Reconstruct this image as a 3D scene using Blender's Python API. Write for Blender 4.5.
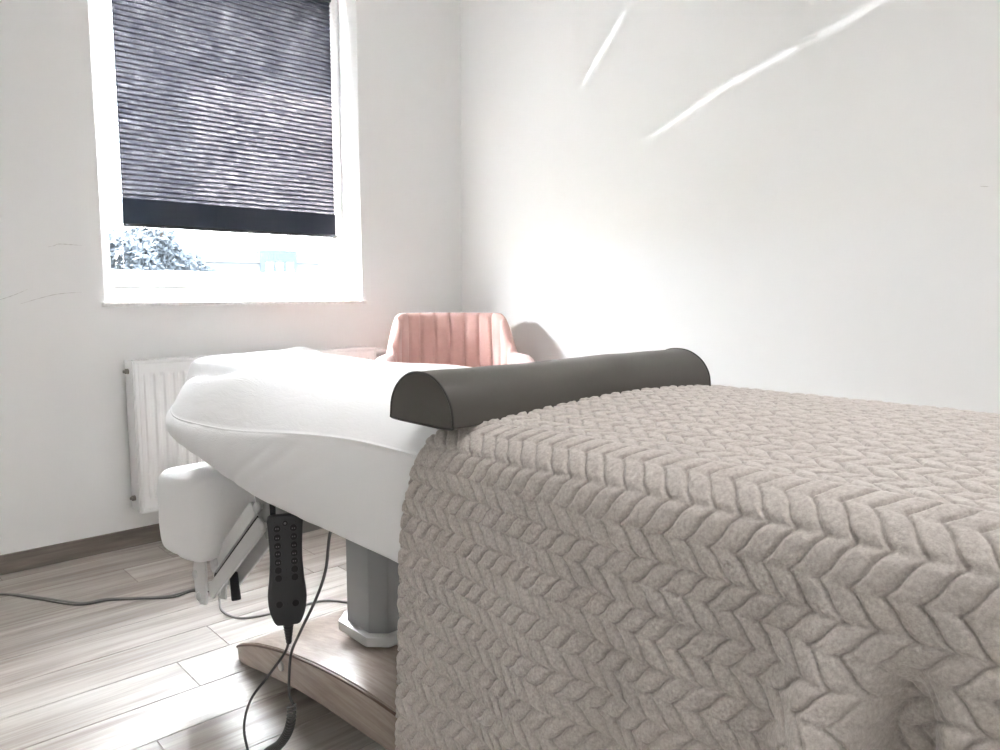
import bpy, bmesh, math, random
import numpy as np
from mathutils import Vector, Matrix
PI = math.pi
for o in list(bpy.data.objects): bpy.data.objects.remove(o)
SC = bpy.context.scene
COL = SC.collection
rng = np.random.default_rng(7); random.seed(7)

# ------------------------------------------------------------------ camera
F = 745.0
cam_d = bpy.data.cameras.new('camera'); cam = bpy.data.objects.new('camera', cam_d); COL.objects.link(cam)
cam_d.sensor_width = 36; cam_d.lens = F / 1000 * 36; cam_d.clip_start = .02; cam_d.clip_end = 400
cam.location = (0, 0, 1.05)
cam.rotation_euler = (math.radians(90 - 6.35), 0, math.radians(-42.7))
SC.camera = cam
# ------------------------------------------------------------------ colour management
SC.view_settings.view_transform = 'Standard'; SC.view_settings.look = 'None'
SC.view_settings.gamma = 1; SC.view_settings.exposure = 0.34; SC.view_settings.use_curve_mapping = False
SC.cycles.use_denoising = True
SC.cycles.max_bounces = 12; SC.cycles.diffuse_bounces = 8; SC.cycles.transparent_max_bounces = 16
SC.cycles.sample_clamp_indirect = 60; SC.cycles.use_light_tree = False
# ------------------------------------------------------------------ world: bright hazy sky
W = bpy.data.worlds.new('sky'); SC.world = W; W.use_nodes = True
nt = W.node_tree; nt.nodes.clear()
wo = nt.nodes.new('ShaderNodeOutputWorld'); bg = nt.nodes.new('ShaderNodeBackground')
bg.inputs[0].default_value = (.97, .98, 1, 1); bg.inputs[1].default_value = 75.0
tcw = nt.nodes.new('ShaderNodeTexCoord'); sxw = nt.nodes.new('ShaderNodeSeparateXYZ'); mrw = nt.nodes.new('ShaderNodeMapRange')   # overcast sky, brighter overhead
mrw.inputs['From Min'].default_value = 0; mrw.inputs['From Max'].default_value = .55; mrw.inputs['To Min'].default_value = 55; mrw.inputs['To Max'].default_value = 150
mrw.interpolation_type = 'SMOOTHSTEP'
nt.links.new(tcw.outputs['Generated'], sxw.inputs[0]); nt.links.new(sxw.outputs[2], mrw.inputs['Value']); nt.links.new(mrw.outputs[0], bg.inputs[1])
nt.links.new(bg.outputs[0], wo.inputs[0])
W.cycles.sampling_method = 'MANUAL'; W.cycles.sample_map_resolution = 256

def light(name, kind, loc, energy, color=(1, 1, 1), direction=None, **kw):
    d = bpy.data.lights.new(name, kind); d.energy = energy; d.color = color
    for k, v in kw.items(): setattr(d, k, v)
    o = bpy.data.objects.new(name, d); COL.objects.link(o); o.location = loc
    if direction is not None: o.rotation_euler = Vector(direction).to_track_quat('-Z', 'Y').to_euler()
    return o
SUN_DIR = Vector((.597, -.373, -.709))
light('sun', 'SUN', (-6, 9, 9), 190.0, (1, .84, .73), SUN_DIR, angle=math.radians(2))
# window opening as a light portal for the sky
pt = light('sky_portal', 'AREA', (1.455, 3.46, 1.78), 1.0, (1, 1, 1), (0, -1, 0), shape='RECTANGLE', size=1.2, size_y=1.5)
pt.data.cycles.is_portal = True
# added fill light: unseen area lights under the ceiling and at the back wall
light('ceiling_fill_light', 'AREA', (1.0, .2, 2.74), 14, (1, .99, .98), (0, 0, -1), spread=math.radians(140), shape='RECTANGLE', size=1.6, size_y=1.0)
light('back_fill_light', 'AREA', (-.6, -1.40, 1.5), 2, (1, .99, .98), (0, 1, 0), shape='RECTANGLE', size=1.6, size_y=1.2)
# sunlight thrown upward by shiny things outside, entering below the blind
def glint(p1, p2, a, b, width, power, spread=.8):
    p1, p2 = Vector(p1), Vector(p2)
    d = Vector((b, -1, a)).normalized()            # travelling into the room
    mid = (p1 + p2) / 2; src = mid - d * ((3.56 - mid.y) / -d.y)
    s = (p2 - p1); s = s - d * s.dot(d); L = s.length; s.normalize()
    z = -d; y = z.cross(s)
    o = light('sun_glint_light', 'AREA', src, power * L, (1, 1, 1), shape='RECTANGLE', size=L, size_y=width, spread=math.radians(spread))
    o.rotation_euler = Matrix((s, y, z)).transposed().to_euler()
GL = .058
glint((2.699, 1.977, 1.706), (2.699, 1.62, 1.85), .36, .60, .007, GL)
glint((2.699, 1.64, 1.845), (2.699, 1.345, 1.930), .33, .60, .007, GL)
glint((2.699, 1.263, 1.950), (2.699, .98, 2.04), .33, .60, .018, GL)
glint((2.699, 2.366, 2.000), (2.699, 2.087, 2.30), .75, .90, .010, GL)
glint((2.699, 2.34, 2.14), (2.699, 2.17, 2.33), .75, .88, .05, GL * 3)

# ------------------------------------------------------------------ helpers
def cr(h):
    c = [int(h[i:i + 2], 16) / 255 for i in (0, 2, 4)]
    return tuple(x / 12.92 if x <= .04045 else ((x + .055) / 1.055) ** 2.4 for x in c) + (1,)

class Mat:
    def __init__(s, name, color=(.8, .8, .8, 1), rough=.5, metal=0, spec=.5, sheen=0, sheen_r=.5, coat=0):
        s.m = bpy.data.materials.new(name); s.m.use_nodes = True; s.t = s.m.node_tree
        s.b = s.t.nodes['Principled BSDF']; s.out = s.t.nodes['Material Output']
        i = s.b.inputs; i['Base Color'].default_value = color; i['Roughness'].default_value = rough
        i['Metallic'].default_value = metal; i['Specular IOR Level'].default_value = spec
        i['Sheen Weight'].default_value = sheen; i['Sheen Roughness'].default_value = sheen_r; i['Coat Weight'].default_value = coat
        s.bumpn = None
    def n(s, t, **kw):
        x = s.t.nodes.new(t)
        for k, v in kw.items(): setattr(x, k, v)
        return x
    def link(s, a, b): s.t.links.new(a, b)
    def coords(s, scale=(1, 1, 1), rot=(0, 0, 0), space='Object'):
        tc = s.n('ShaderNodeTexCoord'); mp = s.n('ShaderNodeMapping')
        mp.inputs['Scale'].default_value = scale; mp.inputs['Rotation'].default_value = rot
        s.link(tc.outputs[space], mp.inputs[0]); return mp.outputs[0]
    def noise(s, vec, scale=10, detail=3, rough=.5, dist=0):
        x = s.n('ShaderNodeTexNoise'); s.link(vec, x.inputs['Vector'])
        x.inputs['Scale'].default_value = scale; x.inputs['Detail'].default_value = detail
        x.inputs['Roughness'].default_value = rough; x.inputs['Distortion'].default_value = dist
        return x.outputs['Fac']
    def ramp(s, fac, stops):
        x = s.n('ShaderNodeValToRGB'); s.link(fac, x.inputs[0]); e = x.color_ramp.elements
        while len(e) > len(stops): e.remove(e[-1])
        while len(e) < len(stops): e.new(.5)
        for k, (p, c) in zip(e, stops): k.position = p; k.color = c
        return x.outputs[0]
    def math(s, op, a, b=None):
        x = s.n('ShaderNodeMath', operation=op)
        for k, v in enumerate((a, b)):
            if v is None: continue
            if isinstance(v, (int, float)): x.inputs[k].default_value = v
            else: s.link(v, x.inputs[k])
        return x.outputs[0]
    def mix(s, fac, a, b, blend='MIX'):
        x = s.n('ShaderNodeMix', data_type='RGBA', blend_type=blend)
        for k, v in ((0, fac), (6, a), (7, b)):
            if isinstance(v, (int, float, tuple)): x.inputs[k].default_value = v
            else: s.link(v, x.inputs[k])
        return x.outputs[2]
    def bump(s, h, strength=.3, dist=.002):
        x = s.n('ShaderNodeBump'); x.inputs['Strength'].default_value = strength; x.inputs['Distance'].default_value = dist
        s.link(h, x.inputs['Height'])
        if s.bumpn is not None: s.link(s.bumpn.outputs[0], x.inputs['Normal'])
        s.bumpn = x; s.link(x.outputs[0], s.b.inputs['Normal']); return s
    def base(s, c): s.link(c, s.b.inputs['Base Color']); return s

def np_mesh(name, V, Q, mat, parent=None, smooth=True, extra=None):
    V = np.asarray(V, np.float32); Q = np.asarray(Q, np.int32)
    me = bpy.data.meshes.new(name)
    me.vertices.add(len(V)); me.vertices.foreach_set('co', V.ravel())
    k = Q.shape[1]
    me.loops.add(len(Q) * k); me.loops.foreach_set('vertex_index', Q.ravel())
    me.polygons.add(len(Q)); me.polygons.foreach_set('loop_start', np.arange(len(Q), dtype=np.int32) * k)
    me.polygons.foreach_set('loop_total', np.full(len(Q), k, np.int32))
    me.polygons.foreach_set('use_smooth', np.full(len(Q), smooth, bool))
    me.materials.append(mat.m)
    me.update(calc_edges=True); me.validate()
    o = bpy.data.objects.new(name, me); COL.objects.link(o)
    if parent: o.parent = parent
    return o

def grid_quads(n, m, wrap_n=False, wrap_m=False):
    i = np.arange(n if wrap_n else n - 1); j = np.arange(m if wrap_m else m - 1)
    I, J = np.meshgrid(i, j, indexing='ij'); I2 = (I + 1) % n; J2 = (J + 1) % m
    return np.stack([I * m + J, I2 * m + J, I2 * m + J2, I * m + J2], -1).reshape(-1, 4)

def bm_obj(name, bm, mat, parent=None, smooth=True, angle=40):
    bmesh.ops.recalc_face_normals(bm, faces=bm.faces[:])
    me = bpy.data.meshes.new(name); bm.to_mesh(me); bm.free(); me.materials.append(mat.m)
    if smooth:
        me.polygons.foreach_set('use_smooth', np.ones(len(me.polygons), bool))
        me.set_sharp_from_angle(angle=math.radians(angle))
    o = bpy.data.objects.new(name, me); COL.objects.link(o)
    if parent: o.parent = parent
    return o

def add_box(bm, lo, hi, bevel=0, seg=2, M=None):
    b = bmesh.new(); bmesh.ops.create_cube(b, size=1)
    c = [(a + d) / 2 for a, d in zip(lo, hi)]; s = [d - a for a, d in zip(lo, hi)]
    for v in b.verts: v.co = Vector([v.co[k] * s[k] + c[k] for k in range(3)])
    if bevel: bmesh.ops.bevel(b, geom=b.edges[:], offset=bevel, segments=seg, profile=.5, affect='EDGES')
    if M: bmesh.ops.transform(b, matrix=M, verts=b.verts)
    merge(bm, b); return bm

def merge(bm, b):
    me = bpy.data.meshes.new('tmp'); b.to_mesh(me); b.free(); bm.from_mesh(me); bpy.data.meshes.remove(me)

def add_cyl(bm, p0, p1, r0, r1=None, seg=24, bevel=0, caps=True):
    p0, p1 = Vector(p0), Vector(p1); r1 = r0 if r1 is None else r1
    d = p1 - p0; b = bmesh.new()
    bmesh.ops.create_cone(b, cap_ends=caps, segments=seg, radius1=r0, radius2=r1, depth=d.length)
    if bevel:
        es = [e for e in b.edges if len(e.link_faces) == 2 and any(len(f.verts) > 4 for f in e.link_faces)]
        bmesh.ops.bevel(b, geom=es, offset=bevel, segments=3, profile=.5, affect='EDGES')
    M = Matrix.Translation((p0 + p1) / 2) @ d.to_track_quat('Z', 'Y').to_matrix().to_4x4()
    bmesh.ops.transform(b, matrix=M, verts=b.verts); merge(bm, b); return bm

def add_prism(bm, pts, axis, a, b_, bevel=0, seg=2):
    """polygon pts (2D) extruded along axis from a to b_"""
    def P(p, h):
        return {'x': (h, p[0], p[1]), 'y': (p[0], h, p[1]), 'z': (p[0], p[1], h)}[axis]
    b = bmesh.new(); v0 = [b.verts.new(P(p, a)) for p in pts]; v1 = [b.verts.new(P(p, b_)) for p in pts]
    b.faces.new(v0); b.faces.new(v1[::-1])
    for i in range(len(pts)):
        j = (i + 1) % len(pts); b.faces.new((v0[i], v1[i], v1[j], v0[j]))
    bmesh.ops.recalc_face_normals(b, faces=b.faces[:])
    if bevel: bmesh.ops.bevel(b, geom=[e for e in b.edges if e.calc_face_angle(0) > .5], offset=bevel, segments=seg, profile=.5, affect='EDGES', clamp_overlap=True)
    merge(bm, b); return bm

def spline(P, n, closed=False):
    """Catmull-Rom through P, resampled to n points of equal spacing"""
    P = np.asarray(P, float); m = len(P); out = []
    segs = m if closed else m - 1
    for i in range(segs):
        if closed: p = [P[(i + k - 1) % m] for k in range(4)]
        else: p = [P[max(0, min(m - 1, i + k - 1))] for k in range(4)]
        t = np.linspace(0, 1, 40, endpoint=False)[:, None]
        out.append(.5 * (2 * p[1] + (p[2] - p[0]) * t + (2 * p[0] - 5 * p[1] + 4 * p[2] - p[3]) * t ** 2 + (-p[0] + 3 * p[1] - 3 * p[2] + p[3]) * t ** 3))
    out.append(P[:1] if closed else P[-1:])
    Q = np.concatenate(out); L = np.concatenate([[0], np.cumsum(np.linalg.norm(np.diff(Q, axis=0), axis=1))])
    s = np.linspace(0, L[-1], n + 1)[:-1] if closed else np.linspace(0, L[-1], n)
    return np.stack([np.interp(s, L, Q[:, k]) for k in range(Q.shape[1])], 1)

def tube(name, pts, r, mat, parent=None, seg=10, n=None, raw=False):
    P = np.asarray(pts, float) if raw else spline(pts, n or max(24, len(pts) * 12))
    T = np.gradient(P, axis=0); T /= np.linalg.norm(T, axis=1)[:, None]
    N = np.zeros_like(P); a = np.array([0, 0, 1.]) if abs(T[0, 2]) < .9 else np.array([1., 0, 0])
    v = a - T[0] * (a @ T[0]); v /= np.linalg.norm(v)
    for i in range(len(P)):
        v = v - T[i] * (v @ T[i]); v /= np.linalg.norm(v); N[i] = v
    B = np.cross(T, N); R = np.broadcast_to(np.asarray(r, float), (len(P),))
    th = np.linspace(0, 2 * PI, seg, endpoint=False)
    V = P[:, None] + R[:, None, None] * (np.cos(th)[None, :, None] * N[:, None] + np.sin(th)[None, :, None] * B[:, None])
    V = np.concatenate([V.reshape(-1, 3), P[:1], P[-1:]])
    Q = grid_quads(len(P), seg, wrap_m=True)
    k = len(P) * seg; j = np.arange(seg); j2 = (j + 1) % seg
    c0 = np.stack([j2, j, np.full(seg, k), np.full(seg, k)], 1); c1 = np.stack([k - seg + j, k - seg + j2, np.full(seg, k + 1), np.full(seg, k + 1)], 1)
    bm = bmesh.new(); vs = [bm.verts.new(p) for p in V]
    for q in Q: bm.faces.new([vs[i] for i in q])
    for c in np.concatenate([c0, c1]): bm.faces.new([vs[i] for i in c[:3]])
    return bm_obj(name, bm, mat, parent, angle=60)

def empty(name, loc=(0, 0, 0), rz=0):
    o = bpy.data.objects.new(name, None); COL.objects.link(o); o.location = loc; o.rotation_euler = (0, 0, rz); o.empty_display_size = .1
    return o
def tag(o, label, cat, group=None, kind=None):
    o['label'] = label; o['category'] = cat
    if group: o['group'] = group
    if kind: o['kind'] = kind
    return o
def struct(o, label=None):
    o['kind'] = 'structure'
    if label: o['label'] = label
    return o
def sstep(a, b, x):
    t = np.clip((x - a) / (b - a), 0, 1); return t * t * (3 - 2 * t)
def vnoise(shape_scale, seed):
    """smooth periodic-free value noise as a callable on arrays (sum of random sines)"""
    r = np.random.default_rng(seed); K = 14
    k = r.normal(size=(K, 2)) * np.asarray(shape_scale); ph = r.uniform(0, 2 * PI, K)
    def f(x, y):
        s = 0
        for i in range(K): s = s + np.sin(k[i, 0] * x + k[i, 1] * y + ph[i])
        return s / math.sqrt(K)
    return f

# ------------------------------------------------------------------ materials of the room
m_wall = Mat('white_plaster', (.86, .86, .855, 1), .6, spec=.25)
c = m_wall.coords(); m_wall.bump(m_wall.noise(c, 90, 4, .6), .08, .002); m_wall.bump(m_wall.noise(c, 3, 3, .5), .15, .01)
m_ceil = Mat('white_ceiling_paint', (.86, .86, .86, 1), .8, spec=.2)
m_pvc = Mat('white_window_plastic', (.9, .9, .9, 1), .25)
m_sill = Mat('white_sill_stone', (.88, .87, .86, 1), .3)
cc = m_sill.coords(); m_sill.base(m_sill.ramp(m_sill.noise(cc, 60, 5, .7), [(.35, (.80, .78, .77, 1)), (.6, (.92, .91, .9, 1))]))
# wood look porcelain planks
m_floor = Mat('wood_look_tile', (.5, .47, .44, 1), .42, spec=.5)
at = m_floor.n('ShaderNodeAttribute', attribute_name='plank')
tc = m_floor.n('ShaderNodeTexCoord')
ad = m_floor.n('ShaderNodeVectorMath', operation='ADD'); m_floor.link(tc.outputs['Object'], ad.inputs[0])
sc_ = m_floor.n('ShaderNodeVectorMath', operation='SCALE'); m_floor.link(at.outputs['Vector'], sc_.inputs[0]); sc_.inputs['Scale'].default_value = 13
m_floor.link(sc_.outputs[0], ad.inputs[1])
mp = m_floor.n('ShaderNodeMapping'); mp.inputs['Scale'].default_value = (.55, 9, 1); m_floor.link(ad.outputs[0], mp.inputs[0])
n1 = m_floor.noise(mp.outputs[0], 1.6, 5, .6, .6)
mp2 = m_floor.n('ShaderNodeMapping'); mp2.inputs['Scale'].default_value = (3, 90, 1); m_floor.link(ad.outputs[0], mp2.inputs[0])
n2 = m_floor.noise(mp2.outputs[0], 1.5, 4, .65)
base = m_floor.ramp(n1, [(.30, cr('92877f')), (.44, cr('b1a8a1')), (.56, cr('c4beb8')), (.72, cr('d0ccc7'))])
fine = m_floor.ramp(n2, [(.35, (.80, .79, .78, 1)), (.6, (1, 1, 1, 1))])
col = m_floor.mix(.8, base, fine, 'MULTIPLY')
sep = m_floor.n('ShaderNodeSeparateXYZ'); m_floor.link(at.outputs['Vector'], sep.inputs[0])
tint = m_floor.ramp(sep.outputs[0], [(0, (.84, .83, .82, 1)), (1, (1, 1, 1, 1))])
m_floor.base(m_floor.mix(1.0, col, tint, 'MULTIPLY')); m_floor.bump(n2, .12, .001)
m_grout = Mat('grey_grout', cr('958d87'), .8)
m_base = Mat('brown_skirting_tile', cr('776d65'), .45)
c = m_base.coords((1, 1, 12)); n_ = m_base.noise(c, 4, 5, .6, .4); m_base.base(m_base.ramp(n_, [(.3, cr('655c55')), (.7, cr('857b73'))]))

# ------------------------------------------------------------------ the room
XR, YW, ZC = 2.70, 3.24, 2.80
X0, Y0 = -1.3, -1.5
OX0, OX1, OZ0, OZ1 = .862, 2.046, 1.0, 2.52
bm = bmesh.new(); T = .42
add_box(bm, (X0 - .1, YW, -.1), (OX0, YW + T, ZC + .1)); add_box(bm, (OX1, YW, -.1), (XR + .1, YW + T, ZC + .1))
add_box(bm, (OX0, YW, -.1), (OX1, YW + T, OZ0)); add_box(bm, (OX0, YW, OZ1), (OX1, YW + T, ZC + .1))
struct(bm_obj('wall_left', bm, m_wall, smooth=False))
bm = bmesh.new(); add_box(bm, (XR, Y0, -.1), (XR + .15, YW, ZC)); struct(bm_obj('wall_right', bm, m_wall, smooth=False))
bm = bmesh.new(); add_box(bm, (X0 - .15, Y0, -.1), (X0, YW, ZC)); struct(bm_obj('wall_far_left', bm, m_wall, smooth=False))
bm = bmesh.new(); add_box(bm, (X0 - .15, Y0 - .15, -.1), (XR + .15, Y0, ZC)); struct(bm_obj('wall_back', bm, m_wall, smooth=False))
bm = bmesh.new(); add_box(bm, (X0 - .15, Y0 - .15, ZC), (XR + .15, YW + T, ZC + .15)); struct(bm_obj('ceiling', bm, m_ceil, smooth=False))

def build_floor():
    w, L, g = .1755, 1.2, .0024
    y_ref = 1.937
    offs = {0: .693, 1: .847, 3: .12, 4: .22, 5: .804, 6: .99}
    V = []; Fq = []; A = []; mats = []
    def quad_box(x0, x1, y0, y1, rnd):
        b = .0012; z = 0; k = len(V)
        V.extend([(x0, y0, z - b), (x1, y0, z - b), (x1, y1, z - b), (x0, y1, z - b),
                  (x0 + b, y0 + b, z), (x1 - b, y0 + b, z), (x1 - b, y1 - b, z), (x0 + b, y1 - b, z),
                  (x0, y0, -.006), (x1, y0, -.006), (x1, y1, -.006), (x0, y1, -.006)])
        fs = [(4, 5, 6, 7), (0, 1, 5, 4), (1, 2, 6, 5), (2, 3, 7, 6), (3, 0, 4, 7), (8, 9, 1, 0), (9, 10, 2, 1), (10, 11, 3, 2), (11, 8, 0, 3)]
        Fq.extend([[k + i for i in f] for f in fs]); A.extend([rnd] * 12); mats.extend([0] * 9)
    j0 = int((Y0 - y_ref) / w) - 1; j1 = int((YW - y_ref) / w) + 1
    for j in range(j0, j1 + 1):
        ya, yb = y_ref + j * w + g / 2, y_ref + (j + 1) * w - g / 2
        ya, yb = max(ya, Y0), min(yb, YW)
        if yb - ya < .01: continue
        off = offs.get(j, (j * .437 + .31) % 1.0 * L)
        k = int((X0 - off) / L) - 1
        while off + k * L < XR:
            xa, xb = max(off + k * L + g / 2, X0), min(off + (k + 1) * L - g / 2, XR); k += 1
            if xb - xa > .01: quad_box(xa, xb, ya, yb, (random.random(), random.random(), random.random()))
    k = len(V); V.extend([(X0, Y0, -.0016), (XR, Y0, -.0016), (XR, YW, -.0016), (X0, YW, -.0016), (X0, Y0, -.1), (XR, Y0, -.1), (XR, YW, -.1), (X0, YW, -.1)])
    Fq.extend([[k, k + 1, k + 2, k + 3], [k + 7, k + 6, k + 5, k + 4], [k + 4, k + 5, k + 1, k], [k + 5, k + 6, k + 2, k + 1], [k + 6, k + 7, k + 3, k + 2], [k + 7, k + 4, k, k + 3]]); A.extend([(0, 0, 0)] * 8); mats.extend([1] * 6)
    o = np_mesh('floor', V, Fq, m_floor, smooth=False); o.data.materials.append(m_grout.m)
    o.data.polygons.foreach_set('material_index', np.array(mats, np.int32))
    a = o.data.attributes.new('plank', 'FLOAT_VECTOR', 'POINT'); a.data.foreach_set('vector', np.array(A, np.float32).ravel())
    struct(o)
build_floor()
bm = bmesh.new(); add_box(bm, (X0, YW - .011, 0), (XR, YW, .075), .002, 1); struct(bm_obj('baseboard_left', bm, m_base, smooth=False))
bm = bmesh.new(); add_box(bm, (XR - .011, Y0, 0), (XR, YW - .011, .075), .002, 1); struct(bm_obj('baseboard_right', bm, m_base, smooth=False))
# sill board
bm = bmesh.new(); add_box(bm, (OX0 - .014, YW - .028, .992), (OX1 + .014, YW + .17, 1.010), .004, 3); struct(bm_obj('trim_1', bm, m_sill), 'white window sill board')

# fine cracks and scuffs in the plaster beside the window
m_mark = Mat('plaster_scuff', cr('d0cecb'), .9)
def scuff(pts, hw, side, label):
    bm = bmesh.new(); P = spline(pts, 24); n = len(P); a = []
    for i, p in enumerate(P):
        h = hw * (.25 + .75 * math.sin(PI * (i + .5) / n)) * (.7 + .3 * math.sin(i * 1.7))
        for e in (-h, h): a.append(bm.verts.new((p[0], YW - .0006, p[1] + e) if side == 'left' else (XR - .0006, p[0], p[1] + e)))
    for i in range(n - 1): bm.faces.new((a[2 * i], a[2 * i + 2], a[2 * i + 3], a[2 * i + 1]))
    struct(bm_obj('trim_scuff', bm, m_mark), label)
scuff([(.48, 1.012), (.545, 1.035), (.60, 1.060)], .0016, 'left', 'fine crack in the white plaster left of the window')
scuff([(.572, 1.006), (.64, 1.028), (.70, 1.043), (.78, 1.050)], .0016, 'left', 'longer fine crack in the plaster beside the sill')
scuff([(.675, 1.219), (.695, 1.224), (.716, 1.2315), (.79, 1.229)], .0018, 'left', 'small scuff in the plaster above the cracks')
scuff([(.727, 1.377), (.702, 1.373)], .0016, 'right', 'small dash shaped scuff on the right wall')

# ------------------------------------------------------------------ window
m_glass = Mat('window_glass')
g = m_glass; g.t.nodes.remove(g.b)
tr = g.n('ShaderNodeBsdfTransparent'); tr.inputs[0].default_value = (.97, .99, 1, 1); gl = g.n('ShaderNodeBsdfGlossy'); gl.inputs['Roughness'].default_value = .02
mx = g.n('ShaderNodeMixShader'); mx.inputs[0].default_value = .06
g.link(tr.outputs[0], mx.inputs[1]); g.link(gl.outputs[0], mx.inputs[2]); g.link(mx.outputs[0], g.out.inputs[0])
YF = 3.41
def frame_ring(bm, x0, x1, z0, z1, w, y0, y1, bev=.006):
    add_box(bm, (x0, y0, z0), (x0 + w, y1, z1), bev); add_box(bm, (x1 - w, y0, z0), (x1, y1, z1), bev)
    add_box(bm, (x0 + w - .002, y0 + .0005, z0), (x1 - w + .002, y1 - .0005, z0 + w), bev); add_box(bm, (x0 + w - .002, y0 + .0005, z1 - w), (x1 - w + .002, y1 - .0005, z1), bev)
win = empty('window_1', (0, 0, 0)); struct(win)
bm = bmesh.new(); frame_ring(bm, OX0, OX1, 1.008, OZ1, .045, YF, YF + .07); bm_obj('window_frame', bm, m_pvc, win)
bm = bmesh.new(); frame_ring(bm, OX0 + .035, OX1 - .035, 1.045, OZ1 - .035, .036, YF - .012, YF + .06, .008); add_box(bm, (OX0 + .06, YF - .0115, 1.06), (OX1 - .06, YF + .0595, 1.142), .008); bm_obj('window_sash', bm, m_pvc, win)
bm = bmesh.new(); add_box(bm, (OX0 + .06, YF + .02, 1.10), (OX1 - .06, YF + .026, OZ1 - .06)); bm_obj('window_pane', bm, m_glass, win, smooth=False)
bm = bmesh.new(); add_box(bm, (OX1 - .048, YF - .022, 1.06), (OX1 - .034, YF - .008, 1.15), .004); bm_obj('hinge', bm, m_pvc, win)

# ------------------------------------------------------------------ pleated blind
def build_blind():
    root = tag(empty('pleated_blind', (1.49, 3.385, 1.33)), 'dark pleated honeycomb blind half lowered in front of the window', 'blind')
    x0, x1 = .985 - 1.49, 1.985 - 1.49
    m = Mat('pleated_fabric'); m.t.nodes.remove(m.b)
    c = m.coords((1, 1, 1)); mp = m.coords((6, 1, 60))
    n1 = m.noise(m.coords((9, 1, 75)), 2.2, 4, .75, .4); n2 = m.noise(m.coords((60, 1, 160)), 3, 2, .6); n3 = m.noise(c, 4.0, 3, .6)
    s = m.math('ADD', m.math('MULTIPLY', n1, .52), m.math('ADD', m.math('MULTIPLY', n2, .52), m.math('MULTIPLY', n3, .11)))
    colt = m.ramp(s, [(.46, (.0006, .0008, .0014, 1)), (.56, (.0026, .0026, .0034, 1)), (.64, (.0110, .0108, .0118, 1)), (.74, (.045, .043, .045, 1))])
    tcz = m.n('ShaderNodeTexCoord'); sz = m.n('ShaderNodeSeparateXYZ'); m.link(tcz.outputs['Object'], sz.inputs[0])
    fr_ = m.math('FRACT', m.math('DIVIDE', m.math('SUBTRACT', sz.outputs[2], .105), .0205))
    seam = m.math('ABSOLUTE', m.math('SUBTRACT', fr_, .5)); seam = m.ramp(seam, [(.30, (1, 1, 1, 1)), (.46, (.15, .15, .17, 1))])
    colt = m.mix(1.0, colt, seam, 'MULTIPLY')
    df = m.n('ShaderNodeBsdfDiffuse'); df.inputs[0].default_value = cr('24252c')
    tl = m.n('ShaderNodeBsdfTranslucent'); m.link(colt, tl.inputs[0])
    mx = m.n('ShaderNodeAddShader'); m.link(df.outputs[0], mx.inputs[0]); m.link(tl.outputs[0], mx.inputs[1]); m.link(mx.outputs[0], m.out.inputs[0])
    m_d = Mat('stacked_pleat_fabric', cr('3a3f4c'), .8)
    m_r = Mat('blind_rail', cr('2a2c33'), .4); m_c = Mat('clear_clip', (.8, .8, .8, 1), .2)
    # hanging pleats: 20 mm zigzag opening towards the top, tight stack at the bottom
    z = .100; zs = [z]; pz = .0205; top = OZ1 - .06 - 1.33
    while z < top: z += pz / 2; zs.append(z)
    ny = len(zs) * 4; V = []
    Z = np.linspace(zs[0], zs[-1], ny); nx = 40; X = np.linspace(x0, x1, nx)
    tri = np.abs(((Z - zs[0]) / pz) % 1 * 2 - 1)
    for i in range(nx):
        wob = .0012 * np.sin(X[i] * 17 + Z * 9)
        V.append(np.stack([np.full(ny, X[i]), -.009 * tri ** 1.0 + .0045, Z + wob], 1))
    V = np.concatenate(V); np_mesh('pleat_panel', V, grid_quads(nx, ny), m, root, smooth=False)
    # stacked pleats
    bm = bmesh.new(); n = 26; pts = []
    hh = .106
    for k in range(n):
        zz = .006 + hh * k / n
        pts += [(-.011, zz), (-.0035, zz + hh / n * .5)]
    back = [(.011, zz) for zz in (hh + .006, .006)]
    poly = pts + back
    b = bmesh.new(); v0 = [b.verts.new((x0, p[0], p[1])) for p in poly]; v1 = [b.verts.new((x1, p[0], p[1])) for p in poly]
    b.faces.new(v0); b.faces.new(v1[::-1])
    for i in range(len(poly)):
        j = (i + 1) % len(poly); b.faces.new((v0[i], v1[i], v1[j], v0[j]))
    bm_obj('stacked_pleats', b, m_d, root, smooth=False)
    bm = bmesh.new(); add_box(bm, (x0 - .002, -.012, -.008), (x1 + .006, .012, .006), .002); bm_obj('bottom_rail', bm, m_r, root)
    bm = bmesh.new(); add_box(bm, (x0 - .002, -.014, top), (x1 + .002, .014, top + .025), .002); bm_obj('head_rail', bm, m_r, root)
    bm = bmesh.new(); add_box(bm, (.02, -.018, -.012), (.055, -.011, -.002), .0015); bm_obj('pull_tab', bm, m_c, root)
    for xx in (x0 - .006, x1 + .006): tube('guide_cord', [(xx, 0, -.18), (xx, 0, .4), (xx, 0, top)], .0009, m_c, root, seg=6, n=6)
build_blind()

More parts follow.
